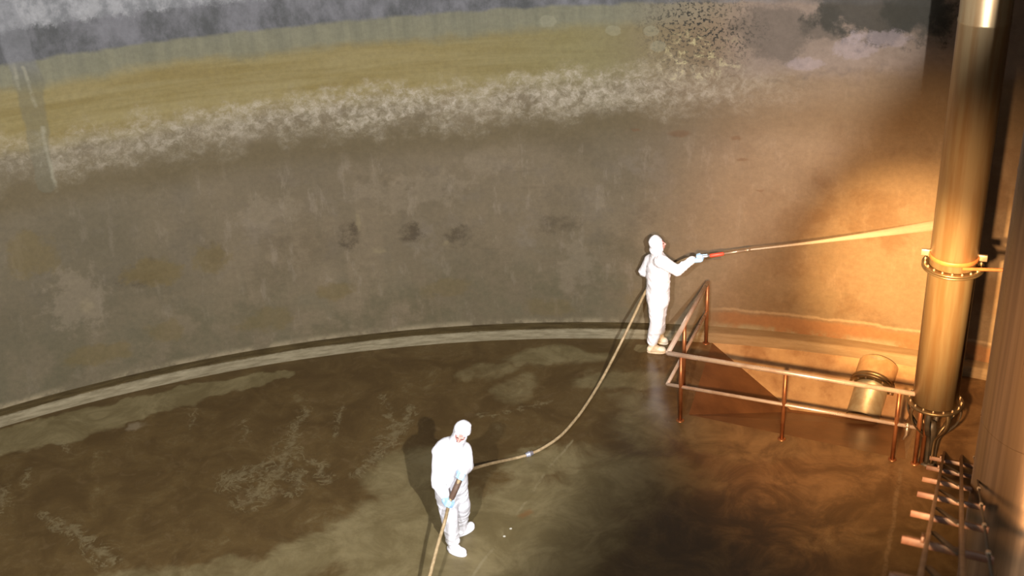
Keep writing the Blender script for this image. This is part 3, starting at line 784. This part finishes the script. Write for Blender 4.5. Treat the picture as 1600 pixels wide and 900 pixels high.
def make_person(label, J, facing, head_fwd, head_up, boot_mat, seed, grips):
    """J: joints in world space"""
    base = (J['heelR'] + J['heelL'])/2; base = Vector((base.x, base.y, 0))
    root = empty('person', base, label, 'person')
    hc = J['head']; s = J.get('hs', .86)
    head, T, R3 = make_head(root, hc, head_fwd, head_up, s)
    rt = facing.cross(Vector((0, 0, 1))).normalized()
    bm = bmesh.new()
    # trunk
    pel, che, nk = J['pelvis'], J['chest'], J['neck']
    tz = (che - pel).normalized(); tr = (J['shR'] - J['shL']); tr = (tr - tz*tr.dot(tz)).normalized(); ty = tz.cross(tr)
    RT = Matrix((tr, ty, tz)).transposed()
    for f_ in [i_/11 for i_ in range(12)]:
        ell(bm, pel.lerp(che, f_), (.188 + .006*f_ - .012*math.exp(-((f_-.36)/.16)**2), .154 - .006*math.exp(-((f_-.36)/.16)**2), .17), RT)
    ell(bm, che + tz*.13, (.17, .12, .11), RT)
    cap(bm, che + tz*.14, .105, nk, .088); cap(bm, nk, .085, hc - head_up.normalized()*.07 - head_fwd.normalized()*.045, .080)
    # hood, open at the face
    ell(bm, T(0, -.036, .034), (.106*s, .108*s, .120*s), R3); ell(bm, T(0, -.040, -.055), (.098*s, .084*s, .105*s), R3)
    cap(bm, T(-.045, .012, -.128), .032*s, T(.045, .012, -.128), .032*s)
    # arms
    for q in 'RL':
        sh, el, wr = J['sh'+q], J['el'+q], J['wr'+q]
        cap(bm, che + tz*.10, .10, sh, .090); cap(bm, nk - tz*.02, .075, sh, .074); cap(bm, sh, .090, el, .073); cap(bm, el, .074, wr, .052)
        cap(bm, wr, .053, wr + (wr-el).normalized()*.012, .050)
    # legs
    for q in 'RL':
        hp, kn, an = J['hip'+q], J['kn'+q], J['an'+q]
        cap(bm, hp, .122, kn, .090); cap(bm, kn, .092, kn.lerp(an, .4), .090); cap(bm, kn.lerp(an, .4), .090, an, .072)
        cap(bm, an + (kn-an)*.10, .080, an, .076)
    fuse('coverall', bm, MT['suit'], root, .0125, 5, wrinkles(.015, 8, seed))
    # elastic hood edge round the face
    pts = [T(.072*math.cos(a), .048 + .020*abs(math.cos(a)) - .030*(math.cos(a)**2), -.022 + .098*math.sin(a)) for a in [2*PI*i/28 for i in range(29)]]
    b2 = bmesh.new(); tube(b2, [p - base for p in pts], .013*s, 10, caps=False); new_obj('hood_edge', b2, MT['suit'], root)
    # boots
    for q in 'RL':
        an, he, to = J['an'+q], J['heel'+q], J['toe'+q]; fd = (to - he).normalized()
        bm = bmesh.new()
        cap(bm, an + (J['kn'+q]-an).normalized()*.06, .066, Vector((an.x, an.y, .085)), .056)
        cap(bm, he + fd*.045 + Vector((0, 0, .050)), .050, to - fd*.05 + Vector((0, 0, .045)), .046)
        cap(bm, Vector((an.x, an.y, .09)), .056, (he+to)/2 + Vector((0, 0, .06)), .050)
        sd = Vector((-fd.y, fd.x, 0))
        ell(bm, to - fd*.07 + Vector((0, 0, .042)), (.07, .054, .042), Matrix((fd, sd, Vector((0, 0, 1)))).transposed())
        o = fuse('boot', bm, boot_mat, root, .008, 3)
        for v in o.data.vertices:
            if v.co.z < .004: v.co.z = .002
        b3 = bmesh.new(); N = 24; lo = []; hi = []
        for k in range(N):
            a = 2*PI*k/N; ex = .5*(to-he).length*math.cos(a); ey = .052*math.sin(a)*(1 + .12*math.cos(a))
            p = (he+to)/2 + fd*ex + sd*ey - base
            lo.append(b3.verts.new((p.x, p.y, .001))); hi.append(b3.verts.new((p.x, p.y, .020)))
        for k in range(N): b3.faces.new((lo[k], lo[(k+1) % N], hi[(k+1) % N], hi[k]))
        b3.faces.new(list(reversed(lo))); b3.faces.new(hi)
        new_obj('sole', b3, boot_mat, o)
    for q in 'RL':
        pc, ax, ts, io, rr = grips[q]
        make_glove(root, J['wr'+q], J['el'+q], None, pc, ax, ts, io, rr)
    return root

# ---- the worker spraying the wall, beside the railing
y1 = 15.03
lance_a = at(1093, 402, y1 - .30)               # right hand
jet_end = wallpt(1500, 347)
lance_dir = (at(1180, 389, y1 - .36) - lance_a).normalized()
hose_a = at(1060, 410, y1 + .02)
left_hand = at(1037, 428, y1 + .26)
J1 = dict(
    head=at(1028, 381, y1 - .02), neck=at(1028, 400, y1), chest=at(1029, 420, y1), pelvis=at(1028, 466, y1 + .01),
    shR=at(1033, 408, y1 - .17), elR=at(1058, 423, y1 - .30), wrR=at(1080, 407, y1 - .31),
    shL=at(1017, 407, y1 + .13), elL=at(1006, 424, y1 + .20), wrL=at(1027, 431, y1 + .27),
    hipR=at(1026, 472, y1 - .07), knR=at(1026, 505, y1 - .08), anR=at(1019, 532, y1 - .04),
    hipL=at(1031, 470, y1 + .10), knL=at(1029, 502, y1 + .12), anL=at(1026, 521, y1 + .24),
    heelR=onz(1011, 550), toeR=onz(1041, 551), heelL=onz(1023, 533), toeL=onz(1044, 538))
J1['heelR'].z = J1['toeR'].z = J1['heelL'].z = J1['toeL'].z = 0
J1['anR'] = Vector((J1['heelR'].x + .075, J1['heelR'].y, .17)); J1['anL'] = Vector((J1['heelL'].x + .07, J1['heelL'].y, .17))
g1 = dict(R=(lance_a, lance_dir, 1, True, .016), L=(left_hand, Vector((.95, -.2, .25)), -1, False, .018))
face1 = Vector((.94, .30, 0)).normalized()
make_person('person in white hooded coverall and cream boots spraying water at the wall by the railing', J1, face1,
            Vector((.97, .12, .14)), Vector((-.14, .05, 1)), MT['boot_cream'], 1.3, g1)

# ---- the worker holding the hose in the middle of the floor
y2 = 11.0
J2 = dict(
    head=at(721, 676, y2 - .22), neck=at(712, 694, y2 - .12), chest=at(705, 713, y2 - .06), pelvis=at(704, 757, y2 - .02), hs=.85,
    shR=at(688, 707, y2 - .10), elR=at(684, 755, y2 - .20), wrR=at(698, 779, y2 - .36),
    shL=at(724, 703, y2 - .06), elL=at(730, 727, y2 - .10), wrL=at(723, 738, y2 - .30),
    hipR=at(697, 770, y2 - .05), knR=at(702, 808, y2 - .10), anR=at(706, 842, y2),
    hipL=at(714, 766, y2 + .02), knL=at(722, 786, y2 + .06), anL=at(719, 826, y2 + .3),
    heelR=onz(700, 860), toeR=onz(729, 869), heelL=onz(714, 839), toeL=onz(741, 823))
for k in ('heelR', 'toeR', 'heelL', 'toeL'): J2[k].z = 0
def foot(J, q):
    fd = (J['toe'+q] - J['heel'+q]).normalized(); p = J['heel'+q] + fd*.075; J['an'+q] = Vector((p.x, p.y, .17))
foot(J2, 'R'); foot(J2, 'L')
h2R = at(702, 786, y2 - .42); h2L = at(721, 743, y2 - .34)
gd = (h2L - h2R).normalized()
g2 = dict(R=(h2R, gd, 1, False, .020), L=(h2L, gd, -1, False, .020))
make_person('stooping person in white hooded coverall and white boots holding the hose in mid floor', J2, Vector((.6, -.8, 0)),
            Vector((-.28, -.86, -.42)), Vector((.30, -.36, .88)), MT['boot_white'], 5.1, g2)

# ------------------------------------------------------------------ hose, lance, jet
def build_hose():
    rel = []
    P = [lance_a - lance_dir*.02, at(1075, 404, y1 - .22), hose_a, at(1046, 418, y1 + .16), left_hand, at(1022, 436, y1 + .28), at(1007, 459, y1 + .10), at(990, 495, y1 - .20)]
    for (u, v, z) in ((962, 552, .32), (935, 602, .10), (905, 648, .024), (878, 679, .022), (850, 699, .022), (827, 710, .022), (800, 717, .05), (768, 724, .30), (740, 732, .58)):
        P.append(onz(u, v, z))
    P += [at(729, 738, y2 - .10), h2L, h2L.lerp(h2R, .5), h2R]
    for (u, v, z) in ((695, 815, .74), (684, 852, .62), (672, 898, .50), (658, 950, .36), (640, 1010, .15), (620, 1060, .024), (560, 1130, .022), (480, 1180, .022)):
        P.append(onz(u, v, z))
    pts = smooth_pts(P, 12)
    pts = [Vector((p.x, p.y, max(p.z, .022))) for p in pts]
    root = empty('pressure_hose', Vector((P[11].x, P[11].y, 0)), 'tan pressure hose running across the floor between the two workers', 'hose')
    L = root.location
    bm = bmesh.new(); tube(bm, [p - L for p in pts], .0185, 14); new_obj('hose_line', bm, MT['hose'], root)
    i = min(range(len(pts)), key=lambda k: (pts[k] - onz(827, 710, .022)).length); d = (pts[i+2] - pts[i-2]).normalized()
    bm = bmesh.new(); x0 = pts[i] - L + Vector((0, 0, .006))
    lathe(bm, [(.019, -.05), (.028, -.045), (.028, -.015), (.034, -.012), (.034, .012), (.028, .015), (.028, .045), (.019, .05)], x0, d, 20)
    c = new_obj('coupling', bm, MT['couple'], root); c['label'] = 'bright metal hose coupling'
    bm = bmesh.new(); a, b = h2L.lerp(h2R, .10), h2L.lerp(h2R, .86)
    tube(bm, [a - L, a.lerp(b, .08) - L, a.lerp(b, .92) - L, b - L], [.024, .032, .032, .024], 16)
    c = new_obj('grip_sleeve', bm, MT['grip'], root); c['label'] = 'dark brown grip sleeve between the hands'
build_hose()

def build_lance():
    a = lance_a; d = lance_dir; x, y = frame(d); up = d.cross(x) if d.cross(x).z > 0 else -d.cross(x)
    root = empty('spray_lance', a, 'spray gun lance with a red sleeve, held by the worker beside the railing', 'spray lance')
    O = Vector()
    bm = bmesh.new(); tube(bm, [O - d*.06, O - d*.04, O + d*.10, O + d*.14], [.014, .018, .018, .012], 16); new_obj('gun_body', bm, MT['chrome'], root)
    bm = bmesh.new(); tube(bm, [O + d*.13, O + d*.145, O + d*.30, O + d*.315], [.014, .024, .024, .014], 18); new_obj('sleeve', bm, MT['red'], root)['label'] = 'red sleeve'
    bm = bmesh.new(); tube(bm, [O + d*.31, O + d*.60], .012, 14); tube(bm, [O + d*.60, O + d*.62, O + d*.66], [.016, .016, .008], 14); new_obj('lance_tube', bm, MT['rod'], root)
    bm = bmesh.new(); tube(bm, smooth_pts([O + d*.05 - up*.015, O + d*.09 - up*.045, O + d*.16 - up*.055, O + d*.27 - up*.05], 5), [.007]*16, 10); new_obj('trigger', bm, MT['dark'], root)
    return a + d*.655, d
TIP, LD = build_lance()

def build_jet():
    n = 40; bm = bmesh.new(); uvl = bm.loops.layers.uv.new('UVMap'); m = 20
    end = jet_end - (jet_end - TIP).normalized()*.30
    mid = TIP.lerp(end, .5) + Vector((0, 0, -.03)); L = Vector(TIP)
    pts = []
    for i in range(n+1):
        s = i/n; p = (1-s)**2*TIP + 2*s*(1-s)*mid + s*s*end; pts.append(p - L)
    rad = [.010 + .055*(i/n)**1.5 for i in range(n+1)]
    rings = tube(bm, pts, rad, m, caps=False)
    idx = {v: (i/n, k/m) for i, rg in enumerate(rings) for k, v in enumerate(rg)}
    for f in bm.faces:
        for lp in f.loops: lp[uvl].uv = idx[lp.vert]
    o = new_obj('water_jet', bm, MT['jet'], loc=L)
    tag(o, 'thin spreading jet of water shooting from the lance to the wall behind the riser', 'water jet')
build_jet()

# ------------------------------------------------------------------ light
def spot(name, loc, axis, size, blend, energy, color, radius):
    l = bpy.data.lights.new(name, 'SPOT'); l.energy = energy; l.color = color; l.spot_size = size; l.spot_blend = blend; l.shadow_soft_size = radius
    o = bpy.data.objects.new(name, l); COL.objects.link(o); o.location = loc
    o.rotation_euler = Vector(axis).to_track_quat('-Z', 'Y').to_euler(); return o
L1 = Vector((1.8, 0, 8.8)); L2 = Vector((-1.8, 0, 9.3))
def cut_axis(L, th, p, q):
    a = (p - L).normalized(); b = (q - L).normalized()
    n = a.cross(b).normalized()
    if n.x > 0: n.negate()
    m = (a + b).normalized(); return m*math.cos(th) + n*math.sin(th)
th = math.radians(84)
spot('work_lamp_right', L1, cut_axis(L1, th, wallpt(1500, 100), wallpt(1190, 440)), 2*th, .05, 10800, (1, .985, .985), .07)
spot('work_lamp_left', L2, cut_axis(L2, th, wallpt(1480, 80), onz(1040, 800)), 2*th, .08, 6600, (1, .98, 1), .10)
L3 = Vector((.2, 3.5, 6.3))
spot('warm_flood', L3, wallpt(1432, 432) - L3, math.radians(15), 1.0, 42000, (1, .60, .24), .10)
spot('added_warm_fill', L3 + Vector((.6, -.1, .1)), wallpt(1380, 505) - L3 - Vector((.6, -.1, .1)), math.radians(34), 1.0, 12500, (1, .61, .30), .12)  # added second warm source, set apart to fill the riser's shadow
w = bpy.data.worlds.new('world'); scn.world = w; w.use_nodes = True
w.node_tree.nodes['Background'].inputs[0].default_value = (.6, .55, .5, 1); w.node_tree.nodes['Background'].inputs[1].default_value = .03
